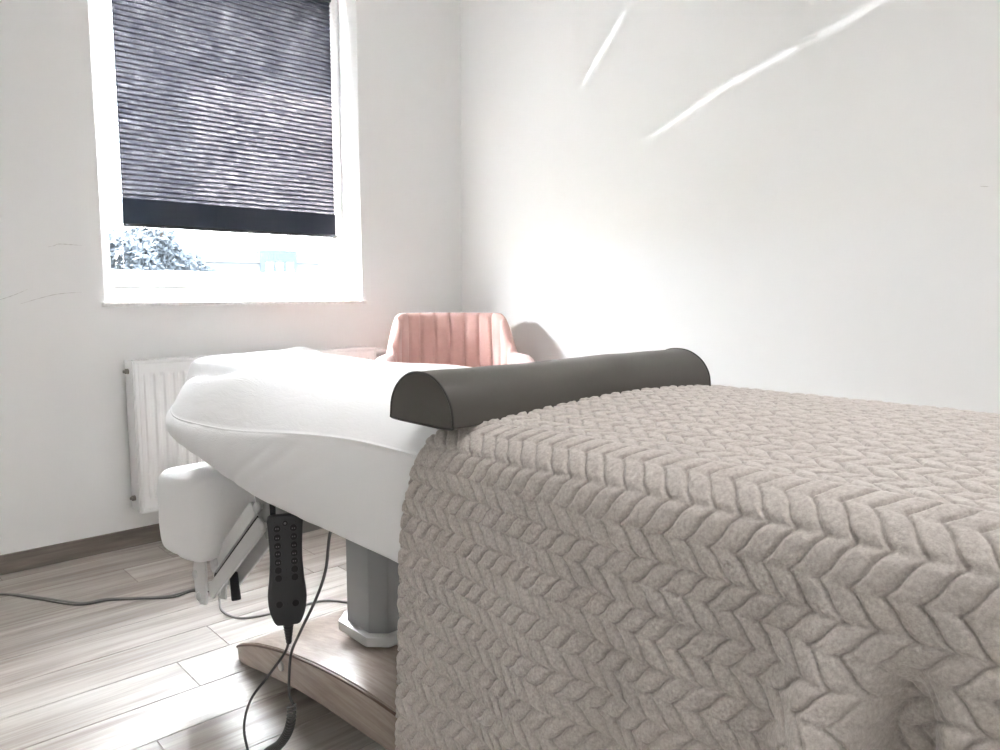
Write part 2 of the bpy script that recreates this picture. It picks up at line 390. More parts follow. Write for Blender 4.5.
# ------------------------------------------------------------------ outside
m_ground = Mat('outside_ground', cr('6f7568'), .95, spec=0); c = m_ground.coords(); m_ground.base(m_ground.ramp(m_ground.noise(c, .6, 4), [(.4, (.15, .155, .14, 1)), (.6, (.21, .21, .195, 1))]))
bm = bmesh.new(); add_box(bm, (-120, 3.9, -.9), (160, 200, -.6)); struct(bm_obj('ground_outside', bm, m_ground, smooth=False))
def dirp(x, y, fwd):
    th, p = math.radians(42.7), math.radians(6.35)
    fw = Vector((math.sin(th) * math.cos(p), math.cos(th) * math.cos(p), -math.sin(p))); rt = Vector((math.cos(th), -math.sin(th), 0)); up = rt.cross(fw)
    d = fw + rt * ((x - 500) / F) - up * ((y - 375) / F); return Vector((0, 0, 1.05)) + d * fwd
def build_tree(cx, cy, w, z0, z1, label, seed):
    r = random.Random(seed)
    root = tag(empty('tree', (cx, cy, -.6)), label, 'tree')
    m_l = Mat('pale_leaves', cr('2c4254'), .9, spec=0); c = m_l.coords(); m_l.base(m_l.ramp(m_l.noise(c, 1.5, 3), [(.35, (.0125, .0150, .0180, 1)), (.65, (.0150, .0178, .0210, 1))]))
    m_b = Mat('tree_bark', cr('4a4038'), .9)
    bm = bmesh.new(); add_cyl(bm, (0, 0, 0), (.1, 0, z1 + .2), .22, .08, 10)
    for k in range(6):
        a = k * 1.05; add_cyl(bm, (.05, 0, z0 + .6 + .2 * k), (math.cos(a) * w * .35, math.sin(a) * w * .35, z0 + 1.6 + .25 * k), .07, .03, 6)
    bm_obj('trunk', bm, m_b, root)
    V = []; Q = []
    for k in range(11000):
        u = r.gauss(0, 1), r.gauss(0, 1), r.gauss(0, 1); l = math.sqrt(sum(i * i for i in u)); rad = r.random() ** .4
        lump = 1 + .25 * math.sin(u[0] / l * 5 + seed) * math.cos(u[2] / l * 4)
        p = Vector((u[0] / l * rad * w / 2 * lump, u[1] / l * rad * w / 2 * lump, (z0 + z1) / 2 + .6 + u[2] / l * rad * (z1 - z0) / 2 * lump))
        e = Vector((r.gauss(0, 1), r.gauss(0, 1), r.gauss(0, 1))).normalized(); f = e.orthogonal().normalized(); s = r.uniform(.07, .15)
        b = len(V); V += [p - e * s, p + f * s * .5, p + e * s, p - f * s * .5]; Q.append((b, b + 1, b + 2, b + 3))
    np_mesh('foliage', V, Q, m_l, root, smooth=False)
t = dirp(140, 262, 22); build_tree(t.x, t.y, 2.6, .6, 3.1, 'pale round tree outside the window, leftmost of the two', 3)
t = dirp(192, 262, 34); build_tree(t.x, t.y, 2.2, .5, 2.7, 'smaller pale tree outside the window, nearer the blue house', 5)
def build_house():
    t = dirp(279, 262, 60); t.z = -.6
    root = tag(empty('house', t, math.radians(-18)), 'distant pale house with a blue front and three white windows', 'house')
    m_w = Mat('pale_render', (.022, .024, .026, 1), .9, spec=0); m_bl = Mat('blue_front', (.0098, .0122, .0152, 1), .9, spec=0); m_g = Mat('white_window_frame', cr('e8ecef'), .5); m_rf = Mat('roof_sheet', (.017, .02, .024, 1), .9, spec=0)
    bm = bmesh.new(); add_box(bm, (-6, .3, 0), (7, 6, 4.0)); bm_obj('wall', bm, m_w, root, smooth=False)
    bm = bmesh.new(); add_box(bm, (-1.45, 0, 0), (1.45, .3, 5.0)); add_box(bm, (-1.45, .3, 4.0), (1.45, 3, 5.0)); bm_obj('front_bay', bm, m_bl, root, smooth=False)
    bm = bmesh.new(); add_prism(bm, [(.1, 4.0), (6.2, 4.0), (3.2, 4.9)], 'x', -6.2, -1.5); add_prism(bm, [(.1, 4.0), (6.2, 4.0), (3.2, 4.9)], 'x', 1.5, 7.2); bm_obj('roof', bm, m_rf, root, smooth=False)
    for x in (-.75, 0.05, .85):
        bm = bmesh.new(); add_box(bm, (x - .25, -.06, 2.6), (x + .25, 0.02, 4.0)); bm_obj('window', bm, m_g, root, smooth=False)
build_house()

# ------------------------------------------------------------------ radiator
def build_radiator():
    X0r, X1r, Z0, Z1 = .912, 2.035, .168, .782
    root = tag(empty('panel_radiator', ((X0r + X1r) / 2, 3.16, Z0)), 'white ribbed panel radiator hung below the window', 'radiator')
    ox = (X0r + X1r) / 2; w = X1r - X0r; H = Z1 - Z0
    m = Mat('radiator_enamel', (.9, .9, .9, 1), .28, spec=.5)
    nx, nz = 560, 100
    def panel(name, yf, out):
        x = np.linspace(-w / 2 + .012, w / 2 - .012, nx); z = np.linspace(.012, H - .012, nz)
        Xg, Zg = np.meshgrid(x, z, indexing='ij')
        p = .0385; ph = ((Xg + w / 2 - .03) / p) % 1
        rib = sstep(.08, .26, ph) * (1 - sstep(.56, .74, ph))
        inx = sstep(-w / 2 + .03, -w / 2 + .036, Xg) * (1 - sstep(w / 2 - .036, w / 2 - .03, Xg))
        inz = sstep(.050, .066, Zg) * (1 - sstep(H - .066, H - .050, Zg))
        fr = sstep(0, .006, Xg + w / 2 - .012) * sstep(0, .006, w / 2 - .012 - Xg) * sstep(0, .006, Zg - .012) * sstep(0, .006, H - .012 - Zg)
        y = .004 * (1 - fr) + -.010 * rib * inx * inz + .006 * inx * inz
        V = np.stack([Xg, yf + out * -1 * -y * 1.0, Zg], -1)
        V[..., 1] = yf + out * y
        o = np_mesh(name, V.reshape(-1, 3), grid_quads(nx, nz), m, root)
    panel('front_panel', -.060, 1)
    bm = bmesh.new(); add_box(bm, (-w / 2 + .002, -.060, 0), (w / 2 - .002, -.050, .016), .004); add_box(bm, (-w / 2 + .002, -.060, H - .016), (w / 2 - .002, -.050, H), .004)
    add_box(bm, (-w / 2 + .002, -.060, .004), (-w / 2 + .016, -.050, H - .004), .004); add_box(bm, (w / 2 - .016, -.060, .004), (w / 2 - .002, -.050, H - .004), .004)
    bm_obj('panel_frame', bm, m, root)
    for s in (-1, 1):
        bm = bmesh.new(); add_box(bm, (s * w / 2 - .0025, -.050, .004), (s * w / 2 + .0025, .045, H - .002), .001); bm_obj('side_cover', bm, m, root)
    bm = bmesh.new(); add_box(bm, (-w / 2 + .01, .034, .012), (w / 2 - .01, .044, H - .02), .003); bm_obj('rear_panel', bm, m, root)
    bm = bmesh.new()
    k = -w / 2 + .02
    while k < w / 2 - .03: add_box(bm, (k, -.046, H - .006), (k + .010, .042, H - .002)); k += .018
    add_box(bm, (-w / 2, -.050, H - .007), (w / 2, -.044, H - .001)); add_box(bm, (-w / 2, .038, H - .007), (w / 2, .044, H - .001)); bm_obj('top_grille', bm, m, root)
    m_br = Mat('nickel_plug', cr('8f8a84'), .3, metal=.8)
    for zz in (.055, H - .045):
        bm = bmesh.new(); add_cyl(bm, (-w / 2 - .016, 0, zz), (-w / 2 + .0, 0, zz), .011, seg=8, bevel=.002); add_cyl(bm, (-w / 2 - .022, 0, zz), (-w / 2 - .014, 0, zz), .006, seg=12); bm_obj('plug', bm, m_br, root)
    m_pl = Mat('valve_plastic', (.9, .9, .9, 1), .35)
    bm = bmesh.new(); zz = H - .030
    add_cyl(bm, (w / 2, -.005, zz), (w / 2 + .016, -.005, zz), .012, seg=16); v = bm_obj('valve_neck', bm, m_br, root)
    bm = bmesh.new(); add_cyl(bm, (w / 2 + .014, -.005, zz), (w / 2 + .030, -.005, zz), .020, .022, 20, .003); add_cyl(bm, (w / 2 + .028, -.005, zz), (w / 2 + .085, -.005, zz), .022, .019, 20, .005)
    for k in range(10):
        a = k * PI / 5; add_box(bm, (w / 2 + .034, -.005 + .0215 * math.cos(a) - .0012, zz + .0215 * math.sin(a) - .0012), (w / 2 + .072, -.005 + .0215 * math.cos(a) + .0012, zz + .0215 * math.sin(a) + .0012))
    bm_obj('thermostat_head', bm, m_pl, root)
    for s in (-1, 1):
        bm = bmesh.new(); add_box(bm, (s * .35 - .02, .044, .05), (s * .35 + .02, .0795, H - .08), .002); bm_obj('wall_bracket', bm, m, root)
build_radiator()

# ------------------------------------------------------------------ pink armchair
def build_chair():
    base = Vector((2.21, 2.72, 0)); view = math.atan2(-base.x, base.y)
    root = tag(empty('armchair', base, math.radians(-39 + 3)), 'pink velvet armchair with channelled back in the room corner', 'armchair')
    m = Mat('pink_velvet', cr('c98f86'), .75, sheen=.6, sheen_r=.4, spec=.2); c = m.coords(); m.base(m.ramp(m.noise(c, 9, 4, .6), [(.3, cr('c6a098')), (.7, cr('d2afa7'))])); m.bump(m.noise(c, 500, 2), .15, .001)
    m_leg = Mat('black_chair_metal', cr('2a2725'), .4, metal=.3)
    # U shaped shell, front is -y; s runs left arm tip -> back -> right arm tip
    ctrl = [(-.325, -.27), (-.322, -.12), (-.283, .04), (-.225, .165), (-.13, .222), (0, .235), (.13, .222), (.225, .165), (.283, .04), (.322, -.12), (.325, -.27)]
    n = 241; P = spline(ctrl, n); T = np.gradient(P, axis=0); T /= np.linalg.norm(T, axis=1)[:, None]; Nin = np.stack([-T[:, 1], T[:, 0]], 1)
    Nin *= np.sign(((np.array([0, -.05]) - P) * Nin).sum(1))[:, None]
    s = np.linspace(-1, 1, n); a = np.abs(s)
    top = .765 + (.946 - .765) * (1 - sstep(.40, .60, a)) ** .8 - .02 * sstep(.8, 1, a)
    th = .050 + .028 * sstep(.45, .75, a)
    rings = []
    nk = 44
    bot = .40
    for k in range(nk):
        u = k / nk
        # closed loop: inner face up, rounded top, outer face down
        if u < .45: q = u / .45; w_ = 1.0; zz = bot + (top - th / 2 - bot) * q; off = 1.0
        elif u < .6: q = (u - .45) / .15 * PI; off = math.cos(q); zz = top - th / 2 + th / 2 * math.sin(q)
        else: q = (u - .6) / .4; off = -1.0; zz = top - th / 2 + (bot - (top - th / 2)) * q
        ch = 0
        if u < .52:
            x_ = P[:, 0] / .072; per = np.abs(((s * 9.0) % 1) - .5) * 2     # 1 at seams
            inback = 1 - sstep(.62, .70, a)
            ch = -.016 * np.clip(per, 0, 1) ** 4 * inback * sstep(0, .3, 1.0 if u < .45 else (.52 - u) / .07 + .3)
        lean = .10 * np.clip((zz - .45) / .5, 0, 1) * (1 - sstep(.35, .75, a))
        xy = P + Nin * ((th / 2 * off + ch)[:, None] if np.ndim(ch) else (th / 2 * off)[:, None])
        xy = xy * np.array([1, 1]) + np.stack([0 * lean, lean], 1)
        widen = 1 + .0 * zz
        rings.append(np.stack([xy[:, 0] * widen, xy[:, 1], zz if np.ndim(zz) else np.full(n, zz)], 1))
    R = np.stack(rings, 1)            # n, nk, 3
    # rounded arm fronts
    caps = []
    def cap(R0, d):
        c = R0.mean(0); out = []
        for q in (0.25, .5, .7, .85, .95, 1.0):
            f = math.sqrt(max(0, 1 - q * q)); out.append(c + (R0 - c) * np.array([f, 1, .25 * 0 + (1 - (1 - f) * .25)]) + np.array([0, d * .035 * q, 0]))
        return out
    A = cap(R[0], -1)[::-1]; B = cap(R[-1], -1)
    R = np.concatenate([np.stack(A), R, np.stack(B)])
    np_mesh('back_shell', R.reshape(-1, 3), grid_quads(R.shape[0], nk, wrap_m=True), m, root)
    # seat cushion
    bm = bmesh.new(); add_box(bm, (-.27, -.27, .36), (.27, .19, .50), .045, 5); bm_obj('seat_cushion', bm, m, root)
    bm = bmesh.new(); add_box(bm, (-.28, -.26, .31), (.28, .20, .40), .03, 3); bm_obj('seat_base', bm, m, root)
    for sx in (-1, 1):
        for sy in (-1, 1):
            bm = bmesh.new(); add_cyl(bm, (sx * .21, .0 + sy * .17, .32), (sx * .27, .0 + sy * .22, 0), .018, .010, 16); bm_obj('leg', bm, m_leg, root)
build_chair()

# ------------------------------------------------------------------ bed surface
XN, XF, XC, YH, YFt = .668, 1.372, 1.02, 2.12, -.03
def ztop(X, Y):
    return .868 - .020 * ((X - XC) / .35) ** 2 
wr1 = vnoise((14, 9), 1); wr2 = vnoise((40, 26), 2)
m_sheet = Mat('white_stretch_cotton', (.90, .90, .905, 1), .85, spec=.15, sheen=.25)
c = m_sheet.coords(); m_sheet.bump(m_sheet.noise(m_sheet.coords((1, .35, 1)), 420, 2, .6), .45, .001); m_sheet.bump(m_sheet.noise(m_sheet.coords((1, .3, .6), (0, 0, .5)), 24, 4, .6, .8), .45, .004)

def build_sheet():
    ctrl = [(XN + .01, YFt + .02), (XN, .04), (XN, .15), (XN, .5), (XN, 1.0), (XN, 1.4), (XN, 1.70), (XN, 1.86), (.671, 1.95), (.686, 2.03), (.712, 2.11), (.752, 2.178), (.83, 2.215), (.94, 2.225), (1.04, 2.226), (1.15, 2.215), (1.26, 2.175), (1.340, 2.08), (1.371, 1.90), (XF, 1.6), (XF, 1.0), (XF, .5), (XF, .15), (XF, .04), (XF - .01, YFt + .02), (1.33, YFt), (1.2, YFt), (.84, YFt), (.71, YFt)]
    N = 900; P = spline(ctrl, N, closed=True)
    T = np.roll(P, -1, 0) - np.roll(P, 1, 0); T /= np.linalg.norm(T, axis=1)[:, None]; No = np.stack([-T[:, 1], T[:, 0]], 1)
    if (No[0] @ (P[0] - np.array([XC, P[0, 1]]))) < 0: No = -No
    sp = np.stack([np.full(N, XC), np.clip(P[:, 1], YFt + .3, 1.83)], 1)
    near = sstep(.9, .70, P[:, 0])
    soft = sstep(1.0, 1.8, P[:, 1]) * (.35 + .65 * near)
    hemz = .611 + .048 * sstep(1.45, 1.95, P[:, 1])
    rings = []
    def ring(o, z): rings.append(np.stack([P[:, 0] + No[:, 0] * o, P[:, 1] + No[:, 1] * o, z], 1))
    depth = .060 + .065 * soft; wd = .050 + No[:, 0] ** 2 * (.045 + .050 * sstep(1.0, 1.5, P[:, 1]) * (1 - sstep(1.55, 1.9, P[:, 1])))
    edge_top = ztop(P[:, 0] - No[:, 0] * .1, P[:, 1] - No[:, 1] * .1)
    seamz = edge_top - depth
    Y = P[:, 1]
    ring(-.085, hemz + .012); ring(-.05, hemz + .002); ring(-.02, hemz - .003); ring(-.008, hemz - .001)
    for k in range(26):
        u = k / 25; z = hemz + .004 + (seamz - hemz - .004) * u
        puck = (.010 * np.sin(PI * u) ** .7 + .005 * soft * np.sin(PI * u)) * sstep(.86, .97, Y + 3 * (P[:, 0] > .75))
        wav = .0030 * sstep(.86, .97, Y) * wr1(Y * 1.3, z * 2.2 + Y * .8) * (1 - .5 * u)
        # pulled creases that fan from the corner of the hem
        near_s = (P[:, 0] < .75)
        cre = 0
        for (y0, z0, y1, z1, amp, w_) in ((1.25, .78, 1.56, .615, .006, .012), (1.14, .76, 1.50, .61, .004, .012), (1.36, .76, 1.62, .625, .004, .010)):
            d = np.array([y1 - y0, z1 - z0]); L = np.hypot(*d); d /= L
            al = ((Y - y0) * d[0] + (z - z0) * d[1]) / L; pe = (Y - y0) * -d[1] + (z - z0) * d[0]
            cre = cre - amp * np.exp(-(pe / w_) ** 2) * sstep(-.05, .45, al) * (1 - sstep(.95, 1.1, al)) * near_s
        ring(puck + wav + cre, z)
    ring(.0007, seamz + .0012); ring(.0009, seamz + .0030); ring(-.0008, seamz + .0042)   # stitched seam
    # rounded shoulder, then the top
    ins = np.concatenate([np.linspace(.004, 1, 22) ** 1.3 * wd.max()])
    for k in range(1, 23):
        q = k / 22; d = wd * q ** 1.25
        z = seamz + depth * (1 - (1 - q ** 1.25) ** 2.3)
        X_, Y_ = P[:, 0] - No[:, 0] * d, P[:, 1] - No[:, 1] * d
        z = z + (ztop(X_, Y_) - edge_top) * q
        rings.append(np.stack([X_, Y_, z], 1))
    R0 = rings[-1][:, :2]
    M = 70
    for k in range(1, M + 1):
        q = k / M; xy = R0 * (1 - q) + sp * q
        rings.append(np.stack([xy[:, 0], xy[:, 1], ztop(xy[:, 0], xy[:, 1])], 1))
    R = np.stack(rings)
    # soft creases on top
    X_, Y_, Z_ = R[..., 0], R[..., 1], R[..., 2]
    topm = sstep(.79, .84, Z_)
    ang = wr2(X_ * .9 + Y_ * .25, Y_ * .55 - X_ * .6)
    Z_ += topm * (.0011 * ang + .0016 * wr1(X_ * .8, Y_ * .9))
    hi = sstep(.70, .80, Z_)
    Z_ -= hi * (.022 * sstep(1.08, 1.30, X_) * sstep(1.5, 1.85, Y_) + .022 * sstep(1.70, 1.95, Y_) * (1 - sstep(.762, .790, X_)) + .014 * np.exp(-((X_ - .765) / .014) ** 2) * sstep(1.80, 1.97, Y_))
    Z_ += .016 * np.exp(-((X_ - 1.13) / .06) ** 2 - ((Y_ - 2.14) / .03) ** 2)
    R[..., 2] = Z_
    n = R.shape[0]
    o = np_mesh('fitted_sheet', R.reshape(-1, 3), grid_quads(n, N, wrap_m=True), m_sheet)
    tag(o, 'white fitted cotton sheet stretched over the massage table top', 'sheet')
build_sheet()

# ------------------------------------------------------------------ massage table below the sheet
def build_table():
    root = tag(empty('massage_table', (XC, 1.0, 0)), 'electric massage table with wooden foot, grey column and folded headrest', 'massage table')
    inv = Vector((-XC, -1.0, 0))
    def L(p): return (p[0] - XC, p[1] - 1.0, p[2])
    def box(bm, lo, hi, b=0, seg=2): add_box(bm, L(lo), L(hi), b, seg)
    # upholstered top hidden under the cloths
    m_up = Mat('grey_upholstery', cr('4a4744'), .6)
    bm = bmesh.new(); box(bm, (.75, .03, .625), (1.29, 1.78, .77), .02, 3); bm_obj('mattress', bm, m_up, root)
    m_met = Mat('silver_lacquer', cr('9a9a98'), .35, metal=.35); m_wht = Mat('white_lacquered_steel', cr('cfcfce'), .35)
    bm = bmesh.new(); box(bm, (.78, .2, .585), (.82, 1.80, .625), .004); box(bm, (1.22, .2, .585), (1.26, 1.80, .625), .004); box(bm, (.80, 1.40, .585), (1.24, 1.70, .62), .004); box(bm, (.80, .6, .585), (1.24, .64, .62), .004)
    bm_obj('top_frame', bm, m_met, root)
    # lifting column, octagonal
    def octo(x0, x1, y0, y1, c): return [(x0 + c, y0), (x1 - c, y0), (x1, y0 + c), (x1, y1 - c), (x1 - c, y1), (x0 + c, y1), (x0, y1 - c), (x0, y0 + c)]
    sh = lambda pts: [(p[0] - XC, p[1] - 1.0) for p in pts]
    bm = bmesh.new(); add_prism(bm, sh(octo(.963, 1.083, 1.490, 1.66, .034)), 'z', .19, .59, .0015); bm_obj('lifting_column', bm, Mat('grey_column_paint', cr('a3a6a8'), .4, metal=.25), root)
    bm = bmesh.new(); add_prism(bm, sh(octo(.944, 1.102, 1.468, 1.68, .040)), 'z', .180, .206, .003); bm_obj('column_collar', bm, m_wht, root)
    bm = bmesh.new(); add_prism(bm, sh(octo(.963, 1.083, .42, .59, .034)), 'z', .19, .59, .0015); bm_obj('lifting_column', bm, m_met, root)
    # arched wooden foot
    m_w = Mat('oak_veneer', cr('a58f7e'), .30, coat=.3); c = m_w.coords((30, 2.2, 30)); nn = m_w.noise(c, 2.2, 5, .65, .5)
    m_w.base(m_w.ramp(nn, [(.3, cr('8a7a6e')), (.5, cr('9f8f83')), (.7, cr('afa196'))])); m_w.bump(nn, .1, .001)
    m_e = Mat('dark_edge_band', cr('5d4537'), .4)
    ys = np.array([2.045, 2.00, 1.94, 1.86, 1.75, 1.66, 1.51, 1.34, 1.20, 1.0])
    zt_ = np.array([.022, .050, .076, .104, .132, .150, .174, .190, .193, .195])
    zb_ = np.array([.002, .004, .012, .028, .047, .062, .077, .088, .096, .100])
    yy = np.concatenate([ys, (2.0 - ys)[::-1][1:]]); zt2 = np.concatenate([zt_, zt_[::-1][1:]]); zb2 = np.concatenate([zb_, zb_[::-1][1:]])
    up = spline(np.stack([yy, zt2], 1), 120); lo = spline(np.stack([yy, zb2], 1), 120)
    xs0, xs1 = .822, 1.218
    # plan outline narrows at the tips
    V = []; nx = 25
    def xr(y): 
        d = np.maximum(0, np.abs(y - 1.0) - .96) / .085; r = .040 * (1 - np.sqrt(np.clip(1 - d * d, 0, 1))); return xs0 + r, xs1 - r
    prof = []
    for i in range(120):
        a0, a1 = xr(up[i, 0]); X = np.linspace(a0, a1, nx)
        topr = np.stack([X, np.full(nx, up[i, 0]), np.full(nx, up[i, 1])], 1); botr = np.stack([X[::-1], np.full(nx, lo[i, 0]), np.full(nx, lo[i, 1])], 1)
        topr[0, 2] -= .006; topr[-1, 2] -= .006; topr[1, 0] = a0 + .004; topr[-2, 0] = a1 - .004
        prof.append(np.concatenate([topr, botr]))
    R = np.stack(prof); R[..., 0] -= XC; R[..., 1] -= 1.0
    bmv = bmesh.new(); m_ = R.shape[1]; vs = [bmv.verts.new(p) for p in R.reshape(-1, 3)]
    for q in grid_quads(120, m_, wrap_m=True): bmv.faces.new([vs[i] for i in q])
    bmv.faces.new([vs[i] for i in range(m_)]); bmv.faces.new([vs[119 * m_ + i] for i in range(m_)][::-1])
    foot = bm_obj('wooden_foot', bmv, m_w, root, angle=35)
    for s in (-1, 1):      # dark line of the edge band
        pts = [((xr(u[0])[0] - .0006 if s < 0 else xr(u[0])[1] + .0006) - XC, u[0] - 1.0, u[1] - .0055) for u in up]
        tube('edge_band', pts, .0034, m_e, foot, seg=8, raw=True)
    m_cap = Mat('grey_screw_cap', cr('bdb9b5'), .4)
    for y in (1.719, .281):
        z = float(np.interp(y if y > 1 else 2 - y, ys[::-1], ((zt_ + zb_) / 2)[::-1]))
        bm = bmesh.new(); add_cyl(bm, L((.824, y, z)), L((.817, y, z)), .013, seg=24, bevel=.002); bm_obj('screw_cap', bm, m_cap, foot)
    m_k = Mat('black_rubber', cr('17171a'), .6)
    # headrest linkage: two parallel bars each side, end plates, round headed bolts
    def bar(bm, A, B, w_, x0, x1):
        A, B = np.array(A), np.array(B); d = (B - A) / np.linalg.norm(B - A); n_ = np.array([-d[1], d[0]])
        pts = [];
        for c_, sgn in ((A, -1), (B, 1)):
            for k in range(7):
                a = (-PI / 2 + PI * k / 6) * 1.0; e = d * sgn * math.cos(a) * w_ * .5 + n_ * sgn * math.sin(a) * w_
                pts.append(c_ + e)
        add_prism(bm, [(p[0] - 1.0, p[1]) for p in pts], 'x', x0 - XC, x1 - XC, .0012, 1)
    lk = bm_obj('headrest_linkage', add_box(bmesh.new(), L((.745, 1.52, .50)), L((.93, 1.60, .56)), .006), m_met, root)
    U1, U2, D1, D2 = (1.655, .548), (1.625, .500), (1.925, .335), (1.985, .225)
    for xa in (.745, .800):
        o = bm_obj('link_bar', (lambda b: (bar(b, (1.690, .530), (1.955, .313), .0195, xa, xa + .009), b)[1])(bmesh.new()), m_wht, lk)
        o = bm_obj('link_bar', (lambda b: (bar(b, (1.650, .500), (1.975, .236), .0195, xa + .001, xa + .010), b)[1])(bmesh.new()), m_wht, lk)
        bm = bmesh.new(); add_prism(bm, [(p[0] - 1, p[1]) for p in [(1.990, .375), (2.05, .360), (2.075, .27), (2.062, .205), (2.035, .185), (1.992, .195), (1.982, .29)]], 'x', xa - .008 - XC, xa - .001 - XC, .002, 2); bm_obj('end_plate', bm, m_wht, lk)
        bm = bmesh.new(); add_prism(bm, [(p[0] - 1, p[1]) for p in [(1.61, .60), (1.70, .59), (1.685, .52), (1.64, .465), (1.60, .48)]], 'x', xa + .0105 - XC, xa + .0165 - XC, .002, 2); bm_obj('upper_plate', bm, m_met, lk)
        for (y, z) in ((1.655, .543), (1.637, .501), (1.924, .336), (2.052, .267), (2.033, .208)):
            bm = bmesh.new(); x = xa - (.008 if y > 1.99 else 0) - .001
            b = bmesh.new(); bmesh.ops.create_uvsphere(b, u_segments=20, v_segments=12, radius=.013); bmesh.ops.scale(b, vec=(.62, 1, 1), verts=b.verts); bmesh.ops.translate(b, vec=L((x, y, z)), verts=b.verts); merge(bm, b)
            add_cyl(bm, L((x - .001, y, z)), L((x + .018, y, z)), .007, seg=16); bm_obj('bolt', bm, m_wht, lk)
    bb_ = bmesh.new(); bar(bb_, (1.665, .510), (1.962, .272), .016, .757, .760); bm_obj('slit_shade_bar', bb_, m_k, lk)  # added black bar, stands in for the shade in the slit between the bars
    bm = bmesh.new(); add_cyl(bm, L((.745, 2.02, .235)), L((.815, 2.02, .235)), .012, seg=20); bm_obj('cross_tube', bm, m_wht, lk)
    bm = bmesh.new(); add_cyl(bm, L((.795, 1.93, .325)), L((.79, 1.922, .290)), .004, seg=12); add_cyl(bm, L((.79, 1.922, .296)), L((.782, 1.890, .228)), .0110, .0125, seg=18, bevel=.004); lv = bm_obj('release_lever', bm, m_k, lk)
    # padded headrest hanging below the end of the table, in its own white cover
    def pad():
        nu, nv = 120, 60; th = np.linspace(0, 2 * PI, nu, endpoint=False); ph = np.linspace(-PI / 2, PI / 2, nv)
        TH, PH = np.meshgrid(th, ph, indexing='ij'); e1, e2 = .38, .42
        sg = lambda x, e: np.sign(x) * np.abs(x) ** e
        X = .095 * sg(np.cos(PH), e1) * sg(np.cos(TH), e2); Y = .188 * sg(np.cos(PH), e1) * sg(np.sin(TH), e2); Z = .125 * sg(np.sin(PH), e1)
        k = wr1(Y * 3, Z * 3 + X * 4); r = 1 + .015 * k + .012 * wr2(Y * 1.3 + X, Z * 1.2 - X)
        X, Y, Z = X * r, Y * r, Z * r
        taper = 1 - .25 * sstep(.02, -.12, Z) * sstep(.05, -.17, Y)
        return np.stack([X + .775 - XC, Y * taper + 2.035 - 1.0 , Z + .447 + .06 * (Y / .175) * -.3], -1), nu, nv
    V, nu, nv = pad()
    hp = np_mesh('headrest_pad', V.reshape(-1, 3), grid_quads(nu, nv, wrap_n=True), m_sheet, root); hp['label'] = 'headrest pad in gathered white cloth cover'
    root['note'] = 0; del root['note']
build_table()

